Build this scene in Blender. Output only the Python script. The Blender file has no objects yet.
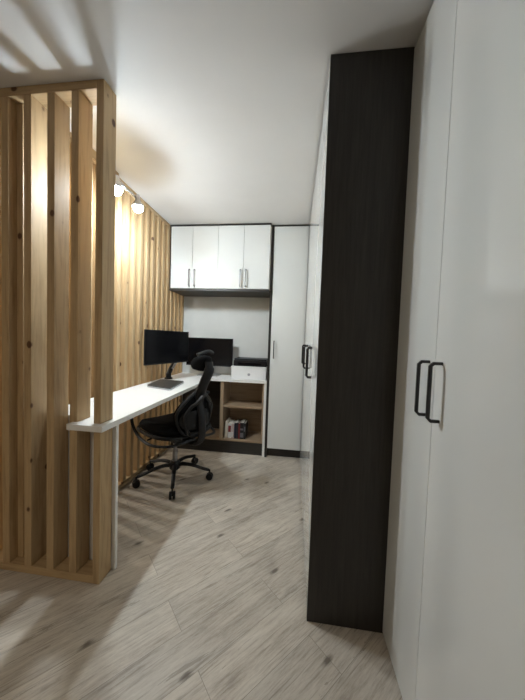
import bpy, bmesh, math, random
from mathutils import Vector, Matrix
random.seed(7)
SC = bpy.context.scene
COL = SC.collection

# ---------------------------------------------------------------- camera
cam_data = bpy.data.cameras.new('camera')
cam_data.sensor_fit = 'HORIZONTAL'
cam_data.sensor_width = 36.0
cam_data.lens = 265.04 * 36.0 / 525.0
cam_data.clip_start = 0.02
cam = bpy.data.objects.new('camera', cam_data)
COL.objects.link(cam)
R_ = Vector((0.9919956, 0.12151929, 0.03431891))
U_ = Vector((-0.03887401, 0.03531377, 0.99861992))
F_ = Vector((-0.12013965, 0.99196068, -0.03975504))
m3 = Matrix((R_, U_, -F_)).transposed()
cam.matrix_world = Matrix.Translation((0, 0, 1.245)) @ m3.to_4x4()
SC.camera = cam

# ---------------------------------------------------------------- world, exposure, room lights
w = bpy.data.worlds.new('world'); SC.world = w; w.use_nodes = True
w.node_tree.nodes['Background'].inputs[0].default_value = (0.9, 0.93, 1, 1)
w.node_tree.nodes['Background'].inputs[1].default_value = 0.02
SC.view_settings.view_transform = 'Standard'
SC.view_settings.look = 'None'
SC.view_settings.exposure = 1.22
SC.view_settings.gamma = 1.0

def point(name, loc, power, col, rad):
    l = bpy.data.lights.new(name, 'POINT'); l.energy = power; l.color = col; l.shadow_soft_size = rad
    o = bpy.data.objects.new(name, l); o.location = loc; COL.objects.link(o); return o
def area(name, loc, power, col, size):
    l = bpy.data.lights.new(name, 'AREA'); l.energy = power; l.color = col; l.shape = 'DISK'; l.size = size
    o = bpy.data.objects.new(name, l); o.location = loc; COL.objects.link(o); return o
BULB = 400.0          # radiance of the two office spot bulbs
area('hall_ceiling_lamp', (-1.3, -1.2, 2.39), 6.5, (1.0, 0.87, 0.70), 0.45)
point('next_room_lamp', (-3.3, 2.32, 2.15), 30.0, (1.0, 0.95, 0.88), 0.05)

H = 2.42

# ---------------------------------------------------------------- node helpers
class NT:
    def __init__(s, name, **kw):
        s.m = bpy.data.materials.new(name); s.m.use_nodes = True
        s.t = s.m.node_tree; s.b = s.t.nodes['Principled BSDF']
        for k, v in kw.items(): s.set(k, v)
    def set(s, k, v):
        n = {'col': 'Base Color', 'rough': 'Roughness', 'metal': 'Metallic', 'spec': 'Specular IOR Level',
             'coat': 'Coat Weight', 'coatr': 'Coat Roughness', 'em': 'Emission Color', 'ems': 'Emission Strength', 'ior': 'IOR', 'normal': 'Normal', 'alpha': 'Alpha'}[k]
        i = s.b.inputs[n]
        if hasattr(v, 'is_output'): s.t.links.new(v, i)
        else: i.default_value = (*v, 1) if isinstance(v, tuple) and len(v) == 3 else v
    def n(s, typ, ins=None, **props):
        nd = s.t.nodes.new(typ)
        for k, v in props.items(): setattr(nd, k, v)
        for k, v in (ins or {}).items():
            if hasattr(v, 'is_output'): s.t.links.new(v, nd.inputs[k])
            else: nd.inputs[k].default_value = v
        return nd
    def coord(s, scale=(1, 1, 1), rot=(0, 0, 0), loc=(0, 0, 0)):
        tc = s.n('ShaderNodeTexCoord')
        return s.n('ShaderNodeMapping', {'Vector': tc.outputs['Object'], 'Scale': scale, 'Rotation': rot, 'Location': loc}).outputs[0]
    def math(s, op, a, b=0.0, c=0.0, clamp=False):
        return s.n('ShaderNodeMath', {0: a, 1: b, 2: c}, operation=op, use_clamp=clamp).outputs[0]
    def mix(s, f, a, b, mode='MIX'):
        nd = s.t.nodes.new('ShaderNodeMix'); nd.data_type = 'RGBA'; nd.blend_type = mode
        for k, v in ((0, f), (6, a), (7, b)):
            if hasattr(v, 'is_output'): s.t.links.new(v, nd.inputs[k])
            else: nd.inputs[k].default_value = (*v, 1) if isinstance(v, tuple) and len(v) == 3 else v
        return nd.outputs[2]
    def ramp(s, f, stops):
        nd = s.t.nodes.new('ShaderNodeValToRGB'); cr = nd.color_ramp
        while len(cr.elements) < len(stops): cr.elements.new(0.5)
        for e, (p, c) in zip(cr.elements, stops): e.position = p; e.color = (*c, 1)
        s.t.links.new(f, nd.inputs[0]); return nd.outputs[0]
    def bump(s, h, strength=0.1, dist=0.002):
        return s.n('ShaderNodeBump', {'Height': h, 'Strength': strength, 'Distance': dist}).outputs[0]
    def noise(s, v, scale=5, detail=4, rough=0.55, dist=0.0):
        return s.n('ShaderNodeTexNoise', {'Vector': v, 'Scale': scale, 'Detail': detail, 'Roughness': rough, 'Distortion': dist}).outputs[0]

def plain(name, col, rough=0.5, var=0.04, scale=30, **kw):
    n = NT(name, rough=rough, **kw)
    f = n.noise(n.coord(), scale, 3)
    lo = tuple(c * (1 - var) for c in col); hi = tuple(min(1, c * (1 + var)) for c in col)
    n.set('col', n.ramp(f, [(0.3, lo), (0.7, hi)]))
    return n.m

def wood(name, base, dark, knot, axis='z', board=0.127, var=0.12, rough=0.5, knots=True):
    n = NT(name, rough=rough, spec=0.3)
    st = {'z': (1, 1, 0.07), 'x': (0.07, 1, 1), 'y': (1, 0.07, 1)}[axis]
    g = n.noise(n.coord(st), 55, 5, 0.6, 0.4)
    g2 = n.noise(n.coord(st), 16, 3, 0.5, 0.1)
    f = n.math('ADD', n.math('MULTIPLY', g, 0.72), n.math('MULTIPLY', g2, 0.28))
    c = n.ramp(f, [(0.33, dark), (0.5, base), (0.72, tuple(min(1, v * (1 + var)) for v in base))])
    if knots:
        ks = {'z': (1, 1, 0.75), 'x': (0.75, 1, 1), 'y': (1, 0.75, 1)}[axis]
        vo = n.n('ShaderNodeTexVoronoi', {'Vector': n.coord(ks), 'Scale': 9.0, 'Randomness': 1.0})
        d = vo.outputs['Distance']
        sel = n.n('ShaderNodeSeparateColor', {0: vo.outputs['Color']})
        pick = n.math('GREATER_THAN', sel.outputs[0], 0.3)
        wob = n.math('ADD', d, n.math('MULTIPLY', n.noise(n.coord(), 120, 2), 0.035))
        k = n.math('MULTIPLY', n.math('SUBTRACT', 1.0, n.math('DIVIDE', n.math('SUBTRACT', wob, 0.115), 0.045), clamp=True), pick)
        halo = n.math('MULTIPLY', n.math('MULTIPLY', n.math('SUBTRACT', 1.0, n.math('DIVIDE', wob, 0.28), clamp=True), pick), 0.4)
        c = n.mix(halo, c, dark); c = n.mix(k, c, knot)
    n.set('col', c); n.set('normal', n.bump(g, 0.15, 0.001))
    return n.m

M = {}
PINE = ((0.47, 0.33, 0.18), (0.33, 0.215, 0.105), (0.10, 0.045, 0.02))
M['pine'] = wood('pine_upright', *PINE, 'z')
M['pine_x'] = wood('pine_rail_x', *PINE, 'x')
M['pine_y'] = wood('pine_rail_y', *PINE, 'y')
M['oak'] = wood('oak_laminate', (0.34, 0.245, 0.16), (0.24, 0.16, 0.10), (0.1, 0.05, 0.02), 'x', knots=False)
M['oak_z'] = wood('oak_laminate_upright', (0.34, 0.245, 0.16), (0.24, 0.16, 0.10), (0.1, 0.05, 0.02), 'z', knots=False)
def charcoal(name, axis):
    n = NT(name, rough=0.42, spec=0.4)
    st = {'z': (1, 1, 0.05), 'x': (0.05, 1, 1), 'y': (1, 0.05, 1)}[axis]
    g = n.noise(n.coord(st), 90, 5, 0.65, 0.3)
    n.set('col', n.ramp(g, [(0.3, (0.0165, 0.0145, 0.0125)), (0.7, (0.034, 0.030, 0.026))]))
    n.set('normal', n.bump(g, 0.25, 0.001))
    return n.m
M['char'] = charcoal('charcoal_woodgrain', 'z')
M['char_x'] = charcoal('charcoal_woodgrain_x', 'x')
M['gloss'] = plain('white_gloss_door', (0.72, 0.735, 0.72), 0.06, 0.01, 3, spec=0.5)
M['white_lam'] = plain('white_laminate', (0.80, 0.79, 0.765), 0.38, 0.015, 12, spec=0.4)
M['carcass'] = plain('carcass_board', (0.68, 0.68, 0.66), 0.5, 0.02)
M['black_metal'] = plain('black_metal', (0.012, 0.012, 0.013), 0.35, 0.1, metal=0.0)
M['steel'] = plain('brushed_steel', (0.30, 0.30, 0.31), 0.3, 0.08, 60, metal=1.0)
M['chrome'] = plain('chrome', (0.6, 0.6, 0.62), 0.15, 0.03, metal=1.0)
M['plastic'] = plain('black_plastic', (0.006, 0.006, 0.007), 0.42, 0.1, spec=0.3)
M['plastic_g'] = plain('grey_black_plastic', (0.009, 0.0095, 0.0105), 0.42, 0.1, spec=0.35)
M['screen'] = plain('black_screen', (0.004, 0.004, 0.005), 0.2, 0.05, 5, spec=0.2)
M['silver'] = plain('silver_plastic', (0.45, 0.46, 0.47), 0.3, 0.03, metal=0.7)
M['laptop'] = plain('dark_grey_lid', (0.045, 0.048, 0.05), 0.35, 0.06, metal=0.3)
M['paint'] = plain('wall_paint', (0.66, 0.67, 0.65), 0.8, 0.02, 8)
M['paint_w'] = plain('wall_paint_warm', (0.66, 0.60, 0.50), 0.8, 0.02, 8)
M['white_pl'] = plain('white_plastic', (0.82, 0.82, 0.82), 0.35, 0.01)
M['grey_dot'] = plain('grey_mark', (0.36, 0.36, 0.38), 0.4, 0.02)
def ceil():
    n = NT('ceiling_paint', rough=0.6, spec=0.25)
    f = n.noise(n.coord((1, 1, 1)), 3, 3)
    n.set('col', n.ramp(f, [(0.3, (0.70, 0.69, 0.68)), (0.7, (0.73, 0.72, 0.71))]))
    n.set('normal', n.bump(n.noise(n.coord(), 160, 3), 0.05, 0.001))
    return n.m
M['ceil'] = ceil()
def mesh_fabric():
    n = NT('black_mesh_fabric', rough=0.8, col=(0.004, 0.004, 0.0045), spec=0.15)
    c = n.coord()
    wv = n.n('ShaderNodeTexWave', {'Vector': c, 'Scale': 160.0}, bands_direction='Z')
    n.set('normal', n.bump(wv.outputs[1], 0.4, 0.001)); return n.m
M['fabric'] = mesh_fabric()
def floor_mat():
    n = NT('grey_oak_laminate', spec=0.35)
    # plank axes turned 45 degrees to the room
    v = n.coord((1, 1, 1), (0, 0, math.radians(-45)), (0.3, -0.865 + 0.165 * 3, 0))
    br = n.n('ShaderNodeTexBrick', {'Vector': v, 'Color1': (0, 0, 0, 1), 'Color2': (1, 1, 1, 1), 'Mortar': (0.5, 0.5, 0.5, 1), 'Scale': 1.0,
              'Mortar Size': 0.0010, 'Mortar Smooth': 0.3, 'Bias': 0.0, 'Brick Width': 1.15, 'Row Height': 0.165}, offset=0.37)
    tone = br.outputs['Color']
    sp = n.n('ShaderNodeSeparateXYZ', {0: v})
    tb = n.n('ShaderNodeSeparateColor', {0: tone}).outputs[0]
    cmb = n.n('ShaderNodeCombineXYZ', {0: n.math('MULTIPLY', sp.outputs[0], 0.12), 1: sp.outputs[1], 2: n.math('MULTIPLY', tb, 7.0)}).outputs[0]
    g = n.noise(cmb, 110, 8, 0.82, 0.15)
    g2 = n.noise(cmb, 22, 4, 0.6, 0.8)
    g3 = n.noise(n.coord((1, 1, 1)), 4, 3, 0.6)
    f = n.math('ADD', n.math('ADD', n.math('MULTIPLY', g, 0.5), n.math('MULTIPLY', g2, 0.3)), n.math('MULTIPLY', g3, 0.2))
    c = n.ramp(f, [(0.38, (0.33, 0.28, 0.23)), (0.46, (0.48, 0.42, 0.35)), (0.53, (0.58, 0.52, 0.44)), (0.62, (0.66, 0.60, 0.52))])
    cl = n.n('ShaderNodeCombineXYZ', {0: n.math('MULTIPLY', sp.outputs[0], 0.035), 1: sp.outputs[1], 2: n.math('MULTIPLY', tb, 5.0)}).outputs[0]
    ln = n.noise(cl, 130, 3, 0.6, 0.1)
    c = n.mix(n.math('MULTIPLY', n.math('SUBTRACT', ln, 0.56, clamp=True), 4.0, clamp=True), c, (0.25, 0.205, 0.165))
    c = n.mix(0.5, c, n.mix(tb, (0.80, 0.80, 0.80), (1.06, 1.05, 1.03)), 'MULTIPLY')
    cm2 = n.n('ShaderNodeCombineXYZ', {0: n.math('MULTIPLY', sp.outputs[0], 0.45), 1: sp.outputs[1], 2: 0.0}).outputs[0]
    vo = n.n('ShaderNodeTexVoronoi', {'Vector': cm2, 'Scale': 5.0, 'Randomness': 1.0}, voronoi_dimensions='2D')
    pick = n.math('GREATER_THAN', n.n('ShaderNodeSeparateColor', {0: vo.outputs['Color']}).outputs[0], 0.5)
    wob = n.math('ADD', vo.outputs['Distance'], n.math('MULTIPLY', n.math('SUBTRACT', n.noise(cmb, 60, 4, 0.7), 0.5), 0.16))
    k = n.math('MULTIPLY', n.math('SUBTRACT', 1.0, n.math('DIVIDE', n.math('SUBTRACT', wob, 0.02), 0.055), clamp=True), pick)
    c = n.mix(n.math('MULTIPLY', k, 0.85), c, (0.12, 0.095, 0.075))
    # dark cracks along the grain
    cr = n.noise(cmb, 20, 5, 0.75, 0.6)
    ck = n.math('MULTIPLY', n.math('GREATER_THAN', cr, 0.625), 0.5)
    c = n.mix(ck, c, (0.20, 0.165, 0.13))
    c = n.mix(n.math('MULTIPLY', br.outputs['Fac'], 0.65), c, (0.13, 0.11, 0.09))
    n.set('col', c); n.set('rough', n.ramp(g, [(0.3, (0.42,) * 3), (0.7, (0.55,) * 3)]))
    n.set('normal', n.bump(n.math('SUBTRACT', g, br.outputs['Fac']), 0.12, 0.001))
    return n.m
M['floor'] = floor_mat()
def bulb_mat():
    n = NT('lit_bulb', col=(1, 1, 1), em=(0.82, 0.925, 1.0), ems=BULB); return n.m
M['bulb'] = bulb_mat()

# ---------------------------------------------------------------- mesh helpers (world coordinates, shifted to the parent's origin)
def obj(name, bm, mat, parent=None, smooth=False, label=None):
    me = bpy.data.meshes.new(name)
    if parent is not None:
        inv = parent.matrix_basis.inverted() if not parent.parent else (parent.parent.matrix_basis @ parent.matrix_basis).inverted()
        bm.transform(inv)
    bmesh.ops.recalc_face_normals(bm, faces=bm.faces[:])
    bm.to_mesh(me); bm.free()
    me.materials.append(mat)
    if smooth:
        for p in me.polygons: p.use_smooth = True
        try: me.set_sharp_from_angle(angle=math.radians(42))
        except Exception: pass
    o = bpy.data.objects.new(name, me); COL.objects.link(o)
    if parent is not None: o.parent = parent
    if label: o['label'] = label
    return o
def thing(name, label, cat, loc=(0, 0, 0), rz=0, group=None):
    o = bpy.data.objects.new(name, None); o.empty_display_size = 0.05
    COL.objects.link(o); o.matrix_basis = Matrix.Translation(loc) @ Matrix.Rotation(rz, 4, 'Z')
    o['label'] = label; o['category'] = cat
    if group: o['group'] = group
    return o
def tag(o, label, cat, group=None):
    o['label'] = label; o['category'] = cat
    if group: o['group'] = group
    return o
def struct(name, bm, mat):
    o = obj(name, bm, mat); o['kind'] = 'structure'; return o
def NB(): return bmesh.new()
def box(bm, x0, x1, y0, y1, z0, z1, bev=0.0, seg=2):
    t = bmesh.new(); bmesh.ops.create_cube(t, size=1.0)
    for v in t.verts:
        v.co = Vector((x0 + (v.co.x + .5) * (x1 - x0), y0 + (v.co.y + .5) * (y1 - y0), z0 + (v.co.z + .5) * (z1 - z0)))
    if bev: bmesh.ops.bevel(t, geom=t.edges[:], offset=bev, segments=seg, affect='EDGES', profile=0.6)
    merge(bm, t); return bm
def merge(bm, t, mat=None):
    if mat is not None: t.transform(mat)
    me = bpy.data.meshes.new('tmp'); t.to_mesh(me); t.free(); bm.from_mesh(me); bpy.data.meshes.remove(me)
def B(*a, bev=0.0, seg=2): return box(NB(), *a, bev=bev, seg=seg)
def cells(xs, ys, mask, z0, z1):
    """slab made of grid cells; mask(i,j) tells which are solid"""
    bm = NB(); vt = {}
    def V(i, j, k):
        if (i, j, k) not in vt: vt[(i, j, k)] = bm.verts.new((xs[i], ys[j], (z0, z1)[k]))
        return vt[(i, j, k)]
    on = lambda i, j: 0 <= i < len(xs) - 1 and 0 <= j < len(ys) - 1 and mask(i, j)
    for i in range(len(xs) - 1):
        for j in range(len(ys) - 1):
            if not on(i, j): continue
            for k in (0, 1): bm.faces.new((V(i, j, k), V(i + 1, j, k), V(i + 1, j + 1, k), V(i, j + 1, k)))
            for (di, dj, a, b) in ((-1, 0, (0, 0), (0, 1)), (1, 0, (1, 0), (1, 1)), (0, -1, (0, 0), (1, 0)), (0, 1, (0, 1), (1, 1))):
                if not on(i + di, j + dj):
                    bm.faces.new((V(i + a[0], j + a[1], 0), V(i + b[0], j + b[1], 0), V(i + b[0], j + b[1], 1), V(i + a[0], j + a[1], 1)))
    return bm
def tube(bm, pts, rad, seg=10, flat=None, closed=False):
    """sweep an ellipse along pts; rad scalar or list; flat = (rx scale, ry scale)"""
    pts = [Vector(p) for p in pts]; n = len(pts)
    rr = rad if isinstance(rad, (list, tuple)) else [rad] * n
    rings = []; up = Vector((0, 0, 1))
    for i, p in enumerate(pts):
        a = pts[(i - 1) % n] if closed else pts[max(i - 1, 0)]
        b = pts[(i + 1) % n] if closed else pts[min(i + 1, n - 1)]
        t = (b - a).normalized()
        if i == 0:
            up = Vector((0, 0, 1)) if abs(t.z) < 0.9 else Vector((1, 0, 0))
        s = t.cross(up).normalized(); u = s.cross(t).normalized(); up = u
        fx, fy = flat or (1, 1)
        rings.append([bm.verts.new(p + (s * math.cos(2 * math.pi * k / seg) * fx + u * math.sin(2 * math.pi * k / seg) * fy) * rr[i]) for k in range(seg)])
    m = n if closed else n - 1
    for i in range(m):
        A, Bq = rings[i], rings[(i + 1) % n]
        for k in range(seg): bm.faces.new((A[k], A[(k + 1) % seg], Bq[(k + 1) % seg], Bq[k]))
    if not closed:
        bm.faces.new(rings[0]); bm.faces.new(rings[-1])
    return bm
def spline(pts, n=8, closed=False):
    pts = [Vector(p) for p in pts]; out = []; N = len(pts)
    for i in range(N if closed else N - 1):
        g = (lambda k: pts[k % N]) if closed else (lambda k: pts[min(max(k, 0), N - 1)])
        p0, p1, p2, p3 = g(i - 1), g(i), g(i + 1), g(i + 2)
        for k in range(n):
            t = k / n
            out.append(0.5 * ((2 * p1) + (p2 - p0) * t + (2 * p0 - 5 * p1 + 4 * p2 - p3) * t * t + (3 * p1 - p0 - 3 * p2 + p3) * t ** 3))
    if not closed: out.append(pts[-1])
    return out
def lathe(bm, prof, c=(0, 0, 0), seg=24, axis=None):
    """prof list of (r, z)"""
    t = bmesh.new(); rings = []
    for r, z in prof:
        rings.append([t.verts.new((r * math.cos(2 * math.pi * k / seg), r * math.sin(2 * math.pi * k / seg), z)) for k in range(seg)])
    for a, b in zip(rings, rings[1:]):
        for k in range(seg): t.faces.new((a[k], a[(k + 1) % seg], b[(k + 1) % seg], b[k]))
    t.faces.new(rings[0]); t.faces.new(rings[-1])
    mt = Matrix.Translation(c)
    if axis is not None: mt = mt @ Vector((0, 0, 1)).rotation_difference(Vector(axis)).to_matrix().to_4x4()
    merge(bm, t, mt); return bm

def handle(parent, p, out, z0, z1, mat, w=0.010, stand=0.032):
    """U-shaped bar handle; p = (x,y) on the door face, out = unit normal of the face"""
    ox, oy = out; bm = NB(); c = 0.008
    P = [(p[0], p[1], z0), (p[0] + ox * (stand - c), p[1] + oy * (stand - c), z0), (p[0] + ox * stand, p[1] + oy * stand, z0 + c),
         (p[0] + ox * stand, p[1] + oy * stand, z1 - c), (p[0] + ox * (stand - c), p[1] + oy * (stand - c), z1), (p[0], p[1], z1)]
    side = Vector((-oy, ox, 0)); n = len(P); P = [Vector(q) for q in P]; rings = []
    for i, q in enumerate(P):
        d = (P[min(i + 1, n - 1)] - P[max(i - 1, 0)]).normalized(); nn = side.cross(d).normalized(); h = w / 2
        rings.append([bm.verts.new(q + side * a * h + nn * b * h * (1.05 if 0 < i < n - 1 else 1)) for a, b in ((1, 1), (1, -1), (-1, -1), (-1, 1))])
    for a, b in zip(rings, rings[1:]):
        for k in range(4): bm.faces.new((a[k], a[(k + 1) % 4], b[(k + 1) % 4], b[k]))
    bm.faces.new(rings[0]); bm.faces.new(rings[-1])
    bmesh.ops.bevel(bm, geom=[e for e in bm.edges if e.calc_length() > w * 1.5], offset=w * 0.14, segments=1, affect='EDGES')
    return obj('handle', bm, mat, parent)

# ================================================================ THE SETTING
struct('floor', B(-4.3, 1.0, -2.7, 3.2, -0.05, 0.0), M['floor'])
struct('ceiling', B(-4.3, 1.0, -2.7, 3.2, H, H + 0.05), M['ceil'])
WB = 3.09
struct('wall_back', B(-4.3, 1.0, WB, WB + 0.1, 0, H), M['paint'])
struct('wall_right', B(0.77, 0.87, -2.7, WB, 0, H), M['paint_w'])
struct('wall_left', B(-4.3, -4.2, -2.6, WB, 0, H), M['paint_w'])
struct('wall_front', B(-4.2, 0.77, -2.7, -2.6, 0, H), M['paint_w'])
struct('wall_light_stop', B(-4.2, -1.99, 1.165, 1.275, 0, H), M['paint_w'])  # unseen wall added to stop next-room light leaking round the screen

# ================================================================ SLATTED SCREENS
SY0, SY1, SX = 1.165, 1.252, -0.918            # front screen: front plane, back plane, right end
t = thing('slatted_screen', 'knotty pine slatted screen facing the viewer with deep upright boards around the desk end', 'room divider', (-1.35, 1.2, 0))
TH = 0.040
sx_right = [SX - 0.1265 * k for k in range(9)]
slat_x = []
for k, xr in enumerate(sx_right):
    th = 0.037 if k == 0 else TH
    slat_x.append((xr - th, xr))
    z0, z1 = (0.001, H - 0.001) if k == 0 else (0.042, H - 0.042)
    obj('slat', B(xr - th, xr, SY0, SY1, z0, z1, bev=0.0015, seg=1), M['pine'], t)
obj('slat', B(-1.4285, -1.392, 1.207, SY1, 0.042, H - 0.042, bev=0.0015, seg=1), M['pine'], t)
xl = slat_x[-1][0]
obj('top_rail', B(xl, slat_x[0][0], SY0, SY1, H - 0.041, H - 0.001, bev=0.0015, seg=1), M['pine_x'], t)
obj('bottom_rail', B(xl, slat_x[0][0], SY0, SY1, 0.001, 0.041, bev=0.0015, seg=1), M['pine_x'], t)

WX = -1.350                                     # face of the long screen beside the desk
t = thing('slatted_partition', 'long run of narrow pine slats along the left side of the desk', 'room divider', (WX - 0.04, 2.2, 0))
y = 1.290; n_sl = 19; pit = (WB - 0.045 - y) / (n_sl - 1)
for k in range(n_sl):
    yy = y + pit * k
    obj('slat', B(WX - 0.075, WX, yy, yy + 0.040, 0.041, H - 0.031, bev=0.0015, seg=1), M['pine'], t)
obj('top_rail', B(WX - 0.075, WX, 1.256, WB - 0.003, H - 0.030, H - 0.001, bev=0.001, seg=1), M['pine_y'], t)
obj('bottom_rail', B(WX - 0.075, WX, 1.256, WB - 0.003, 0.001, 0.040, bev=0.001, seg=1), M['pine_y'], t)
obj('lamp_block', B(WX, WX + 0.03, 1.55, 1.835, H - 0.060, H - 0.001, bev=0.0015, seg=1), M['pine_y'], t)

# ================================================================ CABINETS
def door(parent, x0, x1, y0, y1, z0, z1):
    return obj('door', B(x0, x1, y0, y1, z0, z1, bev=0.0005, seg=1), M['gloss'], parent)
X1, X2, Y1 = 0.100, 0.420, 1.150
ZT = 2.402
# side run of wardrobes behind the charcoal end panel
t = thing('wardrobe', 'tall white gloss wardrobe run seen edge-on behind the charcoal end panel', 'wardrobe', (0.4, 1.9, 0))
obj('carcass', B(X1 + 0.021, 0.755, 1.172, 2.72, 0.10, 2.40), M['carcass'], t)
obj('plinth', B(X1 + 0.05, 0.75, 1.172, 2.70, 0.001, 0.099), M['char_x'], t)
obj('end_panel', B(X1, 0.755, Y1, Y1 + 0.020, 0.001, H - 0.003, bev=0.001), M['char'], t, label='charcoal wood-grain end panel')
obj('filler', B(X1 + 0.006, X1 + 0.02, 1.172, 2.748, ZT + 0.002, H - 0.002), M['char_x'], t, label='dark strip below the ceiling')
for (a, b, hy) in ((1.172, 1.602, 1.555), (1.605, 2.135, 2.075), (2.138, 2.700, 2.48)):
    d = door(t, X1, X1 + 0.02, a, b, 0.02, ZT)
    handle(d, (X1, hy), (-1, 0), 1.035, 1.205, M['black_metal'], stand=0.026, w=0.014)
# back tall cabinet
t = thing('tall_cabinet', 'tall white gloss cabinet at the back beside the desk, one handle on its left edge', 'cabinet', (-0.08, 2.95, 0))
YB = 2.750
obj('carcass', B(-0.2515, X1 + 0.018, YB + 0.021, WB - 0.003, 0.10, 2.40), M['carcass'], t)
obj('side_panel', B(-0.2755, -0.2525, YB - 0.004, WB - 0.003, 0.001, H - 0.002, bev=0.001), M['char'], t, label='charcoal side panel')
obj('plinth', B(-0.2515, X1 + 0.018, YB + 0.05, WB - 0.01, 0.001, 0.099), M['char_x'], t, label='dark recessed plinth')
obj('filler', B(-0.2515, X1 + 0.018, YB, YB + 0.015, ZT + 0.002, H - 0.002), M['char_x'], t, label='dark strip below the ceiling')
d = door(t, -0.2495, X1 - 0.003, YB, YB + 0.02, 0.10, ZT)
handle(d, (-0.214, YB), (0, -1), 1.055, 1.232, M['black_metal'])
# wall cabinets
YU = 2.700
xs = [-1.337, -1.100, -0.824, -0.554, -0.286]
for (i0, lab, x0, x1) in ((0, 'left white gloss wall cabinet above the two monitors, next to the pine slats', -1.348, -0.8255),
                          (2, 'right white gloss wall cabinet above the desk, next to the tall cabinet', -0.8225, -0.280)):
    t = thing('wall_cabinet', lab, 'cabinet', ((x0 + x1) / 2, 2.9, 1.73), group='white wall cabinets above the desk')
    obj('carcass', B(x0, x1, YU + 0.021, WB - 0.003, 1.756, 2.398), M['carcass'], t)
    obj('bottom_panel', B(x0, x1, YU, WB - 0.003, 1.732, 1.755, bev=0.001), M['char_x'], t, label='charcoal underside')
    obj('filler', B(x0, x1, YU, YU + 0.015, 2.401, H - 0.002), M['char_x'], t, label='dark strip below the ceiling')
    if i0 == 0: obj('side_strip', B(x0, x0 + 0.012, YU, YU + 0.020, 1.757, 2.400), M['char'], t, label='dark strip beside the slats')
    for k in (i0, i0 + 1):
        d = door(t, xs[k] + 0.0015, xs[k + 1] - 0.0015, YU, YU + 0.02, 1.758, 2.399)
        hx = xs[k + 1] - 0.027 if k == i0 else xs[k] + 0.03
        handle(d, (hx, YU), (0, -1), 1.779, 1.949, M['steel'], w=0.011, stand=0.03)
# near wardrobe along the right side
t = thing('near_wardrobe', 'large white gloss wardrobe in the right foreground with two black bow handles', 'wardrobe', (0.6, 0.5, 0))
obj('carcass', B(X2 + 0.021, 0.755, -0.05, Y1 - 0.004, 0.012, 2.40), M['carcass'], t)
obj('filler', B(X2 + 0.006, X2 + 0.02, -0.05, Y1 - 0.003, 2.407, H - 0.002), M['char_x'], t, label='dark strip below the ceiling')
obj('plinth', B(X2 + 0.03, 0.75, -0.04, Y1 - 0.01, 0.001, 0.011), M['char_x'], t)
for (a, b, hy) in ((0.8515, Y1 - 0.004, 0.884), (0.405, 0.8485, 0.812), (-0.05, 0.402, None)):
    d = door(t, X2, X2 + 0.02, a, b, 0.013, 2.405)
    if hy: handle(d, (X2, hy), (-1, 0), 1.026, 1.193, M['black_metal'], w=0.009, stand=0.031)

# ================================================================ DESK
t = thing('corner_desk', 'white L-shaped desk top wrapping around the last pine post of the screen', 'desk', (-1.1, 2.2, 0))
ZD0, ZD1 = 0.782, 0.810
XE = -0.882
p1, p0 = slat_x[0], slat_x[1]
gx = [WX + 0.003, p0[0] - 0.001, -1.066, p0[1] + 0.001, p1[0] - 0.001, p1[1] + 0.001, XE, -0.277]
gy = [1.128, SY0 - 0.001, SY1 + 0.001, 2.745, WB - 0.002]
def mask(i, j):
    if j == 3: return True
    if i == 6: return False
    if j == 2: return True
    if j == 1: return i in (3, 5)
    return i >= 2
obj('desktop', cells(gx, gy, mask, ZD0, ZD1), M['white_lam'], t)
obj('end_panel', B(WX + 0.003, -0.899, 1.255, 1.274, 0.001, ZD0 - 0.001, bev=0.001), M['white_lam'], t)
obj('end_panel', B(-0.302, -0.277, 2.752, WB - 0.004, 0.001, ZD0 - 0.001, bev=0.001), M['white_lam'], t)

tag(obj('desk_cable', tube(NB(), spline([(-0.93, 1.30, ZD0 - 0.004), (-0.95, 1.31, 0.72), (-0.99, 1.33, 0.66), (-1.06, 1.36, 0.64), (-1.14, 1.40, 0.70), (-1.18, 1.42, ZD0 - 0.004)], 6), 0.003, 6), M['white_pl'], None, True), 'thin pale cable hanging below the near end of the white desk', 'cable')

# shelf unit beneath the back run
t = thing('shelf_unit', 'low oak open shelf unit under the back run of the desk', 'shelf', (-0.8, 2.93, 0))
yf = 2.765
obj('plinth', B(-1.33, -0.304, yf + 0.01, WB - 0.02, 0.001, 0.134), M['char_x'], t, label='dark plinth')
obj('bottom_board', B(-1.33, -0.304, yf, WB - 0.02, 0.135, 0.153, bev=0.001), M['oak'], t)
obj('side_panel', B(-0.776, -0.742, yf, WB - 0.02, 0.154, 0.779, bev=0.001), M['oak_z'], t)
obj('side_panel', B(-0.322, -0.304, yf + .002, WB - 0.02, 0.154, 0.779, bev=0.001), M['oak_z'], t)
obj('shelf', B(-0.741, -0.323, yf + 0.01, WB - 0.02, 0.500, 0.520, bev=0.001), M['oak'], t)
obj('back_board', B(-0.741, -0.323, WB - 0.019, WB - 0.005, 0.154, 0.779), M['oak'], t)
obj('back_board', B(-1.33, -0.776, WB - 0.019, WB - 0.005, 0.154, 0.779), M['char_x'], t, label='oak back board darkened for shade')  # charcoal colour stands in for the shade on this oak back board

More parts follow.
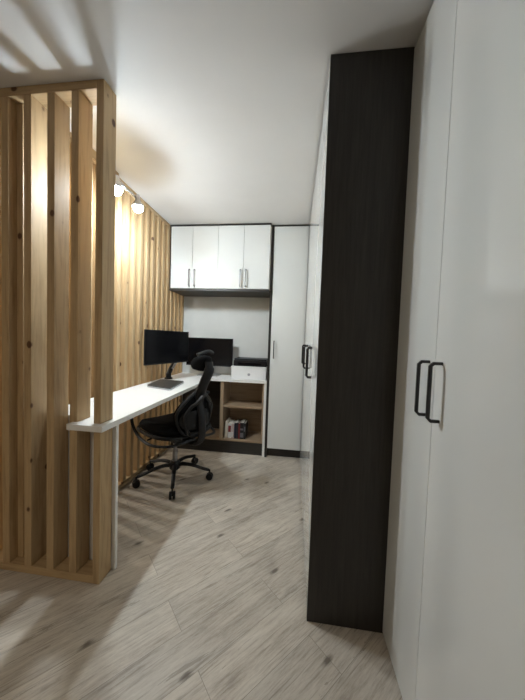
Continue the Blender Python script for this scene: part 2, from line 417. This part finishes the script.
# books
def book(x0, wd, h, dep, col, cov, lab, tilt=0.0, deco=None):
    h *= 0.86
    o = thing('book', lab, 'book', (x0, yf + 0.035, 0.154), 0, 'books on the bottom shelf')
    rot = Matrix.Translation((x0 + wd / 2, 0, 0.154)) @ Matrix.Rotation(tilt, 4, 'Y') @ Matrix.Translation((-x0 - wd / 2, 0, -0.154))
    y0 = yf + 0.035
    pages = B(x0 + 0.002, x0 + wd - 0.002, y0 + 0.003, y0 + dep - 0.003, 0.157, 0.154 + h - 0.003); pages.transform(rot)
    obj('pages', pages, M_pages, o)
    bm = NB(); box(bm, x0, x0 + 0.002, y0 + 0.003, y0 + dep, 0.1545, 0.154 + h); box(bm, x0 + wd - 0.002, x0 + wd, y0 + 0.003, y0 + dep, 0.1545, 0.154 + h)
    box(bm, x0, x0 + wd, y0, y0 + 0.003, 0.1545, 0.154 + h)
    bm.transform(rot); cvr = obj('cover', bm, cov, o)
    if deco:
        for (za, zb, mm, nm) in deco:
            bm = B(x0 + 0.003, x0 + wd - 0.003, y0 - 0.0012, y0, 0.154 + h * za, 0.154 + h * zb); bm.transform(rot)
            obj(nm, bm, mm, cvr)
M_pages = plain('book_pages', (0.6, 0.56, 0.48), 0.8)
c_ = lambda n, c: plain('cover_' + n, c, 0.45, 0.08)
cream, pink, black, red, navy, grey, white = c_('cream', (0.62, 0.55, 0.45)), c_('pink', (0.55, 0.42, 0.4)), c_('black', (0.012, 0.012, 0.014)), c_('red', (0.20, 0.02, 0.02)), c_('navy', (0.015, 0.02, 0.035)), c_('grey', (0.16, 0.16, 0.17)), c_('white', (0.65, 0.64, 0.62))
book(-0.725, 0.028, 0.215, 0.15, None, cream, 'tall cream book at the left end of the low shelf row', 0.03)
book(-0.692, 0.036, 0.19, 0.15, None, white, 'white book with a red block on its spine, on the low shelf', 0.02, [(0.42, 0.85, red, 'spine_block')])
book(-0.654, 0.026, 0.185, 0.15, None, pink, 'pale pink book beside the black books on the low shelf', 0.02, [(0.1, 0.45, white, 'spine_label')])
book(-0.620, 0.030, 0.20, 0.15, None, navy, 'dark navy book between the pink book and the thick black one')
book(-0.588, 0.012, 0.20, 0.15, None, black, 'thinnest black book in the row on the low shelf')
book(-0.574, 0.016, 0.195, 0.15, None, red, 'thin dark red book in the row on the low shelf')
book(-0.556, 0.040, 0.205, 0.15, None, black, 'thick black book with grey patterned spine on the low shelf', 0, [(0.1, 0.38, grey, 'spine_picture'), (0.55, 0.66, grey, 'spine_picture')])
book(-0.514, 0.020, 0.20, 0.15, None, black, 'black book at the right end of the low shelf row', -0.0, [(0.5, 0.8, grey, 'spine_picture')])

# ================================================================ MONITORS
def monitor_panel(parent_name, label, c, dirx, wd, ht, tilt=0.0):
    """c = centre of screen, dirx = unit xy vector from the left edge to the right edge as seen from in front"""
    o = thing(parent_name, label, 'monitor', (c[0], c[1], c[2] - ht / 2))
    rx = Vector((dirx[0], dirx[1], 0)).normalized(); nz = Vector((0, 0, 1)); fr = rx.cross(nz)   # fr points to the viewer
    mt = Matrix((rx, -fr, nz)).transposed().to_4x4(); mt.translation = Vector(c)
    hw, hh = wd / 2, ht / 2
    bm = B(-hw, hw, 0, 0.012, -hh, hh, bev=0.003); box(bm, -hw * 0.6, hw * 0.6, 0.0121, 0.04, -hh * 0.6, hh * 0.6, bev=0.008); bm.transform(mt)
    obj('housing', bm, M['plastic'], o, smooth=False)
    bm = B(-hw + 0.006, hw - 0.006, -0.0015, 0.0, -hh + 0.014, hh - 0.006); bm.transform(mt)
    obj('screen', bm, M['screen'], o)
    return o, mt
A0, A1 = Vector((-1.298, 2.168)), Vector((-1.120, 2.700))
dv = (A1 - A0).normalized(); mc = (A0 + A1) / 2
m1, mt1 = monitor_panel('monitor', 'left black monitor held on an arm close to the pine slats', (mc.x, mc.y, 1.139), dv, (A1 - A0).length, 0.318)
m2, mt2 = monitor_panel('monitor', 'right black monitor standing in front of the back wall', (-0.972, 2.95, 1.080), Vector((1, 0.0)), 0.55, 0.322)
bm = NB(); box(bm, -1.0, -0.94, 2.995, 3.012, 0.823, 1.08, bev=0.003); obj('stand_neck', bm, M['silver'], m2, label='silver neck')
bm = NB(); box(bm, -1.09, -0.85, 2.88, 3.05, 0.8105, 0.822, bev=0.003); obj('stand_foot', bm, M['silver'], m2, label='silver foot')
# monitor arm
bx, by = -1.268, 2.560
t = m1
obj('arm_base', lathe(NB(), [(0.040, 0.0005), (0.040, 0.012), (0.028, 0.020), (0.026, 0.055), (0.022, 0.062)], (bx, by, ZD1), 20), M['plastic'], t, True)
la = obj('arm_link', tube(NB(), spline([(bx, by, ZD1 + 0.05), (bx + 0.005, by + 0.04, ZD1 + 0.10), (bx + 0.01, by + 0.13, ZD1 + 0.165), (bx + 0.012, by + 0.17, ZD1 + 0.18)], 5), 0.026, 10, (1.0, 0.8)), M['plastic'], t, True)
obj('arm_cover', tube(NB(), spline([(bx + 0.018, by + 0.03, ZD1 + 0.098), (bx + 0.024, by + 0.10, ZD1 + 0.155), (bx + 0.027, by + 0.145, ZD1 + 0.185)], 5), 0.017, 8, (1.0, 0.7)), M['silver'], la, True, label='silver cover')
c0 = Vector((mc.x, mc.y, 1.139)); back = Vector((-dv.y, dv.x, 0)) ; back = back if back.x < 0 else -back
bb = c0 + back * 0.045
obj('arm_link', tube(NB(), [(bx + 0.012, by + 0.17, ZD1 + 0.17), (bx + 0.002, by + 0.17, ZD1 + 0.25), (bb.x - 0.008, bb.y + 0.01, 1.139)], 0.014, 10), M['plastic'], t, True)

# laptop
t = thing('laptop', 'closed dark grey laptop lying on the white desk below the left monitor', 'laptop', (-1.12, 2.2, ZD1))
L = [Vector(p) for p in ((-1.228, 2.090), (-0.975, 1.998), (-1.020, 2.375), (-1.268, 2.405))]
def quad_slab(pts, z0, z1, inset=0.0, bev=0.002):
    bm = NB(); c = sum(pts, Vector((0, 0))) / 4
    pp = [p + (c - p).normalized() * inset for p in pts]
    lo = [bm.verts.new((p.x, p.y, z0)) for p in pp]; hi = [bm.verts.new((p.x, p.y, z1)) for p in pp]
    bm.faces.new(lo[::-1]); bm.faces.new(hi)
    for k in range(4): bm.faces.new((lo[k], lo[(k + 1) % 4], hi[(k + 1) % 4], hi[k]))
    bmesh.ops.bevel(bm, geom=[e for e in bm.edges if abs(e.verts[0].co.z - e.verts[1].co.z) > 1e-4], offset=0.012, segments=3, affect='EDGES')
    return bm
obj('base', quad_slab(L, ZD1 + 0.0005, ZD1 + 0.012), M['silver'], t, label='silver base')
obj('lid', quad_slab(L, ZD1 + 0.0125, ZD1 + 0.020, 0.002), M['laptop'], t)

# white box with printer on top
t = thing('storage_box', 'white box with a small round grey mark under the flat black printer', 'box', (-0.48, 2.93, ZD1))
obj('body', B(-0.672, -0.292, 2.800, 3.05, ZD1 + 0.0005, 0.934, bev=0.004), M['white_pl'], t)
obj('lid', B(-0.676, -0.290, 2.797, 3.053, 0.9345, 0.948, bev=0.003), M['white_pl'], t)
obj('round_mark', lathe(NB(), [(0.015, 0), (0.015, 0.0012)], (-0.478, 2.7998, 0.862), 20, (0, -1, 0)), M['grey_dot'], t, label='grey round mark')
t = thing('printer', 'flat black printer lying on the white box beside the tall cabinet', 'printer', (-0.47, 2.93, 0.949))
bm = B(-0.655, -0.290, 2.815, 3.05, 0.949, 1.012, bev=0.010, seg=3); obj('body', bm, M['plastic'], t)
obj('lid', B(-0.650, -0.294, 2.830, 3.05, 1.0125, 1.030, bev=0.006, seg=2), M['plastic_g'], t)
obj('front_slot', B(-0.60, -0.35, 2.8125, 2.8148, 0.965, 0.985), M['screen'], t)

# ================================================================ SPOTLIGHT BAR
t = thing('ceiling_spotlight', 'chrome spotlight bar with two lit bulbs at the top of the pine partition', 'lamp', (-1.25, 1.72, 2.36))
obj('mount', B(WX + 0.0305, WX + 0.045, 1.65, 1.75, 2.368, 2.412, bev=0.003), M['steel'], t)
obj('bar', tube(NB(), [(-1.16, 1.55, 2.218), (-1.16, 1.785, 2.218)], 0.011, 12), M['chrome'], t, True)
for yy in (1.66, 1.74):
    obj('bracket_arm', tube(NB(), [(WX + 0.040, yy, 2.385), (-1.16, yy - 0.03, 2.222)], 0.006, 8), M['chrome'], t, True)
for (c, d, arm0) in (((-1.140, 1.560, 2.145), Vector((0.0, -0.09, -1)), (-1.16, 1.560, 2.218)), ((-1.130, 1.775, 2.140), Vector((0.03, 0.05, -1)), (-1.16, 1.775, 2.218))):
    d = d.normalized(); ax = -d
    bm = lathe(NB(), [(0.014, 0.085), (0.016, 0.050), (0.040, 0.018), (0.040, 0.002), (0.037, 0.002), (0.012, 0.045)], c, 24, ax)
    tube(bm, [arm0, Vector(c) + ax * 0.06], 0.006, 8)
    h = obj('lamp_head', bm, M['chrome'], t, True)
    cc = Vector(c) + d * 0.002
    bm = bmesh.new(); bmesh.ops.create_icosphere(bm, subdivisions=2, radius=0.033); bm.transform(Matrix.Translation(cc))
    obj('bulb', bm, M['bulb'], h, True, label='lit bulb')

# ================================================================ OFFICE CHAIR
A = math.radians(148)
ch = thing('office_chair', 'black ergonomic swivel chair with headrest pushed up to the white desk', 'office chair', (-1.0, 2.17, 0), A)
CM = ch.matrix_basis.copy()
def cp(name, bm, mat, parent=None, smooth=True, label=None):
    bm.transform(CM); return obj(name, bm, mat, parent or ch, smooth, label)
for wa in (217, 292, 8, 77, 160):
    a = math.radians(wa) - A; c, s = math.cos(a), math.sin(a)
    pr = [(0.02, 0.125), (0.08, 0.135), (0.16, 0.125), (0.24, 0.10), (0.30, 0.085)]
    lg = cp('base_leg', tube(NB(), spline([(r * c, r * s, z) for r, z in pr], 4), [0.022 - 0.0004 * k for k in range(17)], 10, (0.9, 0.75)), M['plastic_g'])
    bm = NB(); cx, cy = 0.305 * c, 0.305 * s
    for sd in (-1, 1):
        q = (cx - s * 0.014 * sd, cy + c * 0.014 * sd, 0.031)
        lathe(bm, [(0.012, -0.010), (0.027, -0.009), (0.030, -0.004), (0.030, 0.004), (0.027, 0.009), (0.012, 0.010)], q, 18, (-s, c, 0))
    lathe(bm, [(0.007, 0), (0.007, 0.055)], (cx, cy, 0.035), 8)
    tube(bm, [(cx - s * .014, cy + c * .014, .031), (cx + s * .014, cy - c * .014, .031)], 0.008, 8)
    cp('caster', bm, M['plastic'], lg)
cp('base_hub', lathe(NB(), [(0.030, 0.085), (0.045, 0.10), (0.045, 0.145), (0.030, 0.165)], (0, 0, 0), 20), M['plastic_g'])
cp('gas_lift', lathe(NB(), [(0.022, 0.1655), (0.022, 0.26), (0.0155, 0.262), (0.0155, 0.365)], (0, 0, 0), 18), M['steel'], label='steel gas lift')
bm = B(-0.14, 0.12, -0.09, 0.09, 0.366, 0.425, bev=0.012); cp('tilt_mechanism', bm, M['plastic'])
cp('lever', tube(NB(), [(0.03, 0.09, 0.40), (0.03, 0.20, 0.405), (0.03, 0.24, 0.40)], 0.007, 8), M['plastic'])
# seat: dished pad
def pad(nx, ny, f, th):
    bm = NB(); g = [[None] * (ny + 1) for _ in range(nx + 1)]; h = [[None] * (ny + 1) for _ in range(nx + 1)]
    for i in range(nx + 1):
        for j in range(ny + 1):
            u, v = i / nx * 2 - 1, j / ny * 2 - 1
            # squircle mapping
            uu = u * math.sqrt(1 - 0.33 * v * v); vv = v * math.sqrt(1 - 0.33 * u * u)
            p, nrm = f(uu, vv); e = (1 - max(abs(u), abs(v)) ** 6) ** 0.5
            g[i][j] = bm.verts.new(Vector(p) + Vector(nrm) * th * 0.5 * (0.25 + 0.75 * e)); h[i][j] = bm.verts.new(Vector(p) - Vector(nrm) * th * 0.5 * (0.25 + 0.75 * e))
    for i in range(nx):
        for j in range(ny):
            bm.faces.new((g[i][j], g[i + 1][j], g[i + 1][j + 1], g[i][j + 1])); bm.faces.new((h[i][j + 1], h[i + 1][j + 1], h[i + 1][j], h[i][j]))
    per = [(i, 0) for i in range(nx)] + [(nx, j) for j in range(ny)] + [(i, ny) for i in range(nx, 0, -1)] + [(0, j) for j in range(ny, 0, -1)]
    for (a, b), (c2, d2) in zip(per, per[1:] + per[:1]): bm.faces.new((g[a][b], h[a][b], h[c2][d2], g[c2][d2]))
    return bm
def seat_f(u, v): return ((u * 0.25 + 0.01, v * 0.262, 0.487 + 0.018 * v * v - 0.03 * max(0, u) ** 3), (0, 0, 1))
cp('seat', pad(16, 16, seat_f, 0.10), M['fabric'])
rim = [(0.01 + 0.255 * math.copysign(abs(math.cos(a)) ** 0.6, math.cos(a)), 0.262 * math.copysign(abs(math.sin(a)) ** 0.6, math.sin(a)), 0.452 + 0.014 * abs(math.sin(a))) for a in [2 * math.pi * k / 40 for k in range(40)]]
cp('seat_frame', tube(NB(), rim, 0.015, 8, closed=True), M['plastic_g'])
# backrest: curved mesh pad with lumbar bulge
def bx_(z):    # x of the back surface at height z
    s = (z - 0.47) / 0.40
    return -0.245 - 0.015 * s - 0.05 * max(0, s) ** 2 - 0.02 * math.sin(min(max(s, 0), 1) * math.pi)
def back_w(s): # half width, s 0..1 bottom to top
    return 0.172 * (1 - 0.78 * max(0, (s - 0.5) / 0.5) ** 1.5) * (0.80 + 0.20 * math.sin(min(s * 2.4, 1.57)))
def back_f(u, v):
    s = (u + 1) / 2; z = 0.48 + s * 0.34
    return ((bx_(z) + 0.05 * v * v, v * back_w(s), z), (1, 0, 0.1))
cp('backrest', pad(20, 14, back_f, 0.022), M['fabric'])
# outer frame of the backrest
def loop(scale, zoff=0.0, back=0.0, z0=0.47, z1=0.83, n=44, wf=1.0):
    pts = []
    for k in range(n):
        a = 2 * math.pi * k / n; s = (1 - math.cos(a)) / 2; sd = math.sin(a)
        wv = back_w(s) * wf * (abs(sd) ** 0.45) * (1 if sd >= 0 else -1)
        z = z0 + s * (z1 - z0)
        pts.append((bx_(z) - 0.008 - back + 0.05 * (abs(wv) / 0.24) ** 2, wv, z))
    return pts
cp('back_frame', tube(NB(), loop(1), 0.0125, 8, closed=True), M['plastic_g'])
cp('lumbar_support', tube(NB(), [(p[0] - 0.045 - 0.02 * (abs(p[1]) < 0.1), p[1] * 0.72, p[2]) for p in loop(1, 0, 0, 0.47, 0.79)], 0.014, 8, closed=True), M['plastic_g'])
cp('lumbar_pad', pad(10, 12, lambda u, v: ((-0.325 + 0.05 * v * v, v * 0.15, 0.60 + u * 0.075), (1, 0, 0)), 0.02), M['plastic'])
cp('spine', tube(NB(), spline([(-0.12, 0, 0.40), (-0.27, 0, 0.395), (-0.355, 0, 0.46), (-0.355, 0, 0.60), (-0.325, 0, 0.78), (-0.375, 0, 0.90), (-0.425, 0, 0.99), (-0.42, 0, 1.06)], 5),
                 [0.03] * 10 + [0.026] * 10 + [0.036] * 12 + [0.028] * 4, 12, (1.25, 0.75)), M['plastic'])
cp('headrest', pad(12, 14, lambda u, v: ((-0.365 + 0.035 * v * v - 0.01 * u, v * 0.095, 1.045 + u * (0.060 - 0.012 * v * v)), (1, 0, 0.15)), 0.045), M['fabric'])
cp('headrest_bar', tube(NB(), spline([(-0.395, -0.06, 1.125), (-0.41, 0, 1.14), (-0.395, 0.09, 1.115)], 5), 0.013, 8), M['plastic_g'])
for sd in (1, -1):
    arm = cp('armrest', tube(NB(), spline([(-0.33, sd * 0.04, 0.455), (-0.27, sd * 0.20, 0.425), (-0.14, sd * 0.285, 0.415), (0.02, sd * 0.30, 0.435), (0.14, sd * 0.30, 0.50), (0.18, sd * 0.30, 0.60), (0.16, sd * 0.30, 0.71)], 5), 0.0125, 10, (1.0, 0.8)), M['plastic_g'])
    cp('arm_pad', B(-0.04, 0.19, sd * 0.30 - 0.04, sd * 0.30 + 0.04, 0.711, 0.738, bev=0.01), M['plastic'], arm)
